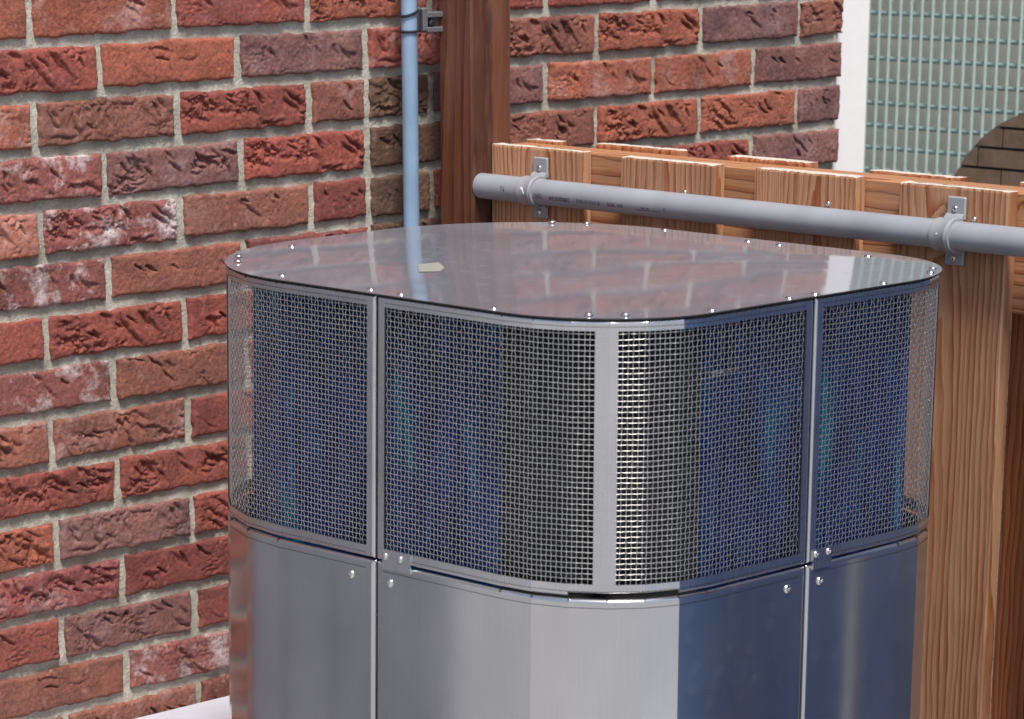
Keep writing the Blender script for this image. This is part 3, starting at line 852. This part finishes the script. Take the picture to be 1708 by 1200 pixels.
# ------------------------------------------------------------------ white corner frame, ledge, far wall with green wire panel
wf = MB().box(1.4185, 1.508, .018, .12, GZ, 1.25, .003).build('window_frame', M['white'])
tag(wf, 'white painted upright frame at the end of the brick wall', 'window frame')
lg = MB().box(-.30, .285, -.18, -.011, -.91, -.868, .002).box(-.295, .28, -.176, -.013, GZ, -.91).build('white_ledge', M['ledge'])
tag(lg, 'low white ledge at the foot of the brick wall', 'ledge')

def mat_far():
    b = NB('taupe_render'); v = b.geo()
    c = b.ramp(b.noise(v, 30, 4), [(.3, (.70, .64, .56)), (.7, (.78, .72, .64))])
    b.p(Base_Color=c, Roughness=.9); return b.m
XB = 2.03
fwall = MB().box(XB, XB+.2, -1.2, 1.2, GZ, 1.25).build('far_wall', mat_far())
tag(fwall, 'taupe wall of the neighbouring yard behind the green wire panel', 'wall')
M['teal_v'] = mat_plain('pale_green_coating', (.36, .46, .42), .5)
M['teal_h'] = mat_plain('green_coating', (.25, .36, .35), .5)
wp_ = empty('wire_panel', (2.0, .2, GZ)); bpy.context.view_layer.update()
tag(wp_, 'green wire fence panel in front of the taupe far wall', 'fence panel')
vb = mesh_data('upright_bar', *(lambda q: (q.v, q.f))(MB().tube([(0, 0, 0), (0, 0, 2.35)], .0032, 8)), M['teal_v'], 60)
for k in range(-22, 30):
    o = bpy.data.objects.new('upright_bar', vb); COL.objects.link(o); o.location = (1.995, .2497+.0234*k, GZ+.02); hang(o, wp_)
hb = mesh_data('cross_bar', *(lambda q: (q.v, q.f))(MB().tube([(0, -.6, 0), (0, .75, 0)], .0040, 8)), M['teal_h'], 60)
for k in range(-12, 32):
    o = bpy.data.objects.new('cross_bar', hb); COL.objects.link(o); o.location = (2.004, .2, -.0705-.0382*k); hang(o, wp_)
# round brick-faced panel at the right edge
CY, CZ_, CR = -.030, -.434, .226
def disc(r, x0, x1, n=64):
    q = MB(); q.lathe([(r, 0), (r, x1-x0)], n, axis_matrix((x1, CY, CZ_), (-1, 0, 0))); return q
M['dbrick'] = mat_plain('dull_brown_brick', (.15, .098, .064), .9, var=.3, scale=40, bumpy=.4)
M['djoint'] = mat_plain('dark_joint', (.05, .04, .032), .95)
rp = empty('round_brick_panel', (1.95, CY, CZ_)); bpy.context.view_layer.update()
tag(rp, 'round dull brown brick panel in front of the green wire panel', 'panel')
hang(disc(CR, 1.945, 1.975).build('backing', M['djoint'], None, 40), rp)
bh = .034
for r_ in range(-7, 7):
    z0, z1 = CZ_+.021+r_*bh+.0025, CZ_+.021+(r_+1)*bh-.0025
    y = CY-.3+(-.05 if r_ % 2 else 0)
    while y < CY+.3:
        a, b = y+.002, y+.098; top = []; bot = []
        for k in range(13):
            yy = a+(b-a)*k/12; dd = (CR-.002)**2-(yy-CY)**2
            if dd <= 0: continue
            hh = math.sqrt(dd); t_, b_ = min(z1, CZ_+hh), max(z0, CZ_-hh)
            if t_-b_ > .001: top.append((yy, t_)); bot.append((yy, b_))
        if len(top) > 1:
            ring_ = bot+top[::-1]; n_ = len(ring_)
            vv = [(1.938, q[0], q[1]) for q in ring_]+[(1.9455, q[0], q[1]) for q in ring_]
            ff = [tuple(range(n_))[::-1]]+[(k, (k+1) % n_, n_+(k+1) % n_, n_+k) for k in range(n_)]
            hang(mk('brick', vv, ff, M['dbrick']), rp)
        y += .10

# ------------------------------------------------------------------ things outside the frame that the steel mirrors
M['door'] = mat_plain('grey_door_paint', (.16, .165, .185), .5, var=.08, scale=6)
dr = empty('grey_door', (-1.2, .03, GZ)); bpy.context.view_layer.update()
tag(dr, 'slate grey double door left of the brick wall', 'door')
for k in range(5):
    hang(MB().box(-.63-.17*(k+1)+.003, -.63-.17*k-.003, .02, .06, GZ+.01, .9, .004).build('door_board', M['door'], None), dr)
hang(MB().box(-1.478, -.622, .055, .11, GZ, .95).build('door_backing', M['door'], None), dr)
gw = MB().box(-6.5, -1.482, .03, .20, GZ, .75, .006).build('garden_wall', mat_plain('grey_render', (.40, .40, .41), .9, var=.15, scale=8))
tag(gw, 'grey rendered garden wall beyond the slate grey door', 'wall')
M['blue'] = mat_plain('blue_paint', (.055, .13, .34), .5, var=.15, scale=5)
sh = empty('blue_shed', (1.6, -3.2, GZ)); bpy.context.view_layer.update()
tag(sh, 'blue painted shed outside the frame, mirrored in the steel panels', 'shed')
sh_o = MB().box(.10, 2.6, -4.4, -2.60, GZ, .55).build('shed_wall', mat_plain('blue_paint_brightened', (.20, .50, .95), .5), None); hang(sh_o, sh)  # paler blue brightens this wall in its colour, since the sun misses it
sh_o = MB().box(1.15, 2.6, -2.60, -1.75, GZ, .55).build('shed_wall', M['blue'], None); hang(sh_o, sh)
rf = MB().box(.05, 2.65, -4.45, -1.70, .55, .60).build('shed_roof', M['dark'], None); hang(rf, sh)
M['cord'] = mat_plain('beige_hose', (.62, .59, .52), .7)
hs = MB()
prof = []
for k in range(90):
    z = k*.009; prof += [(.0062, z), (.0095, z+.003), (.0095, z+.006), (.0062, z+.009)]
hs.lathe(prof, 12)
ho = hs.build('ribbed_hose', M['cord'], None, 60, (.445, -1.425, GZ))
tag(ho, 'beige ribbed hose standing by the fence end, mirrored in the right panel', 'hose')
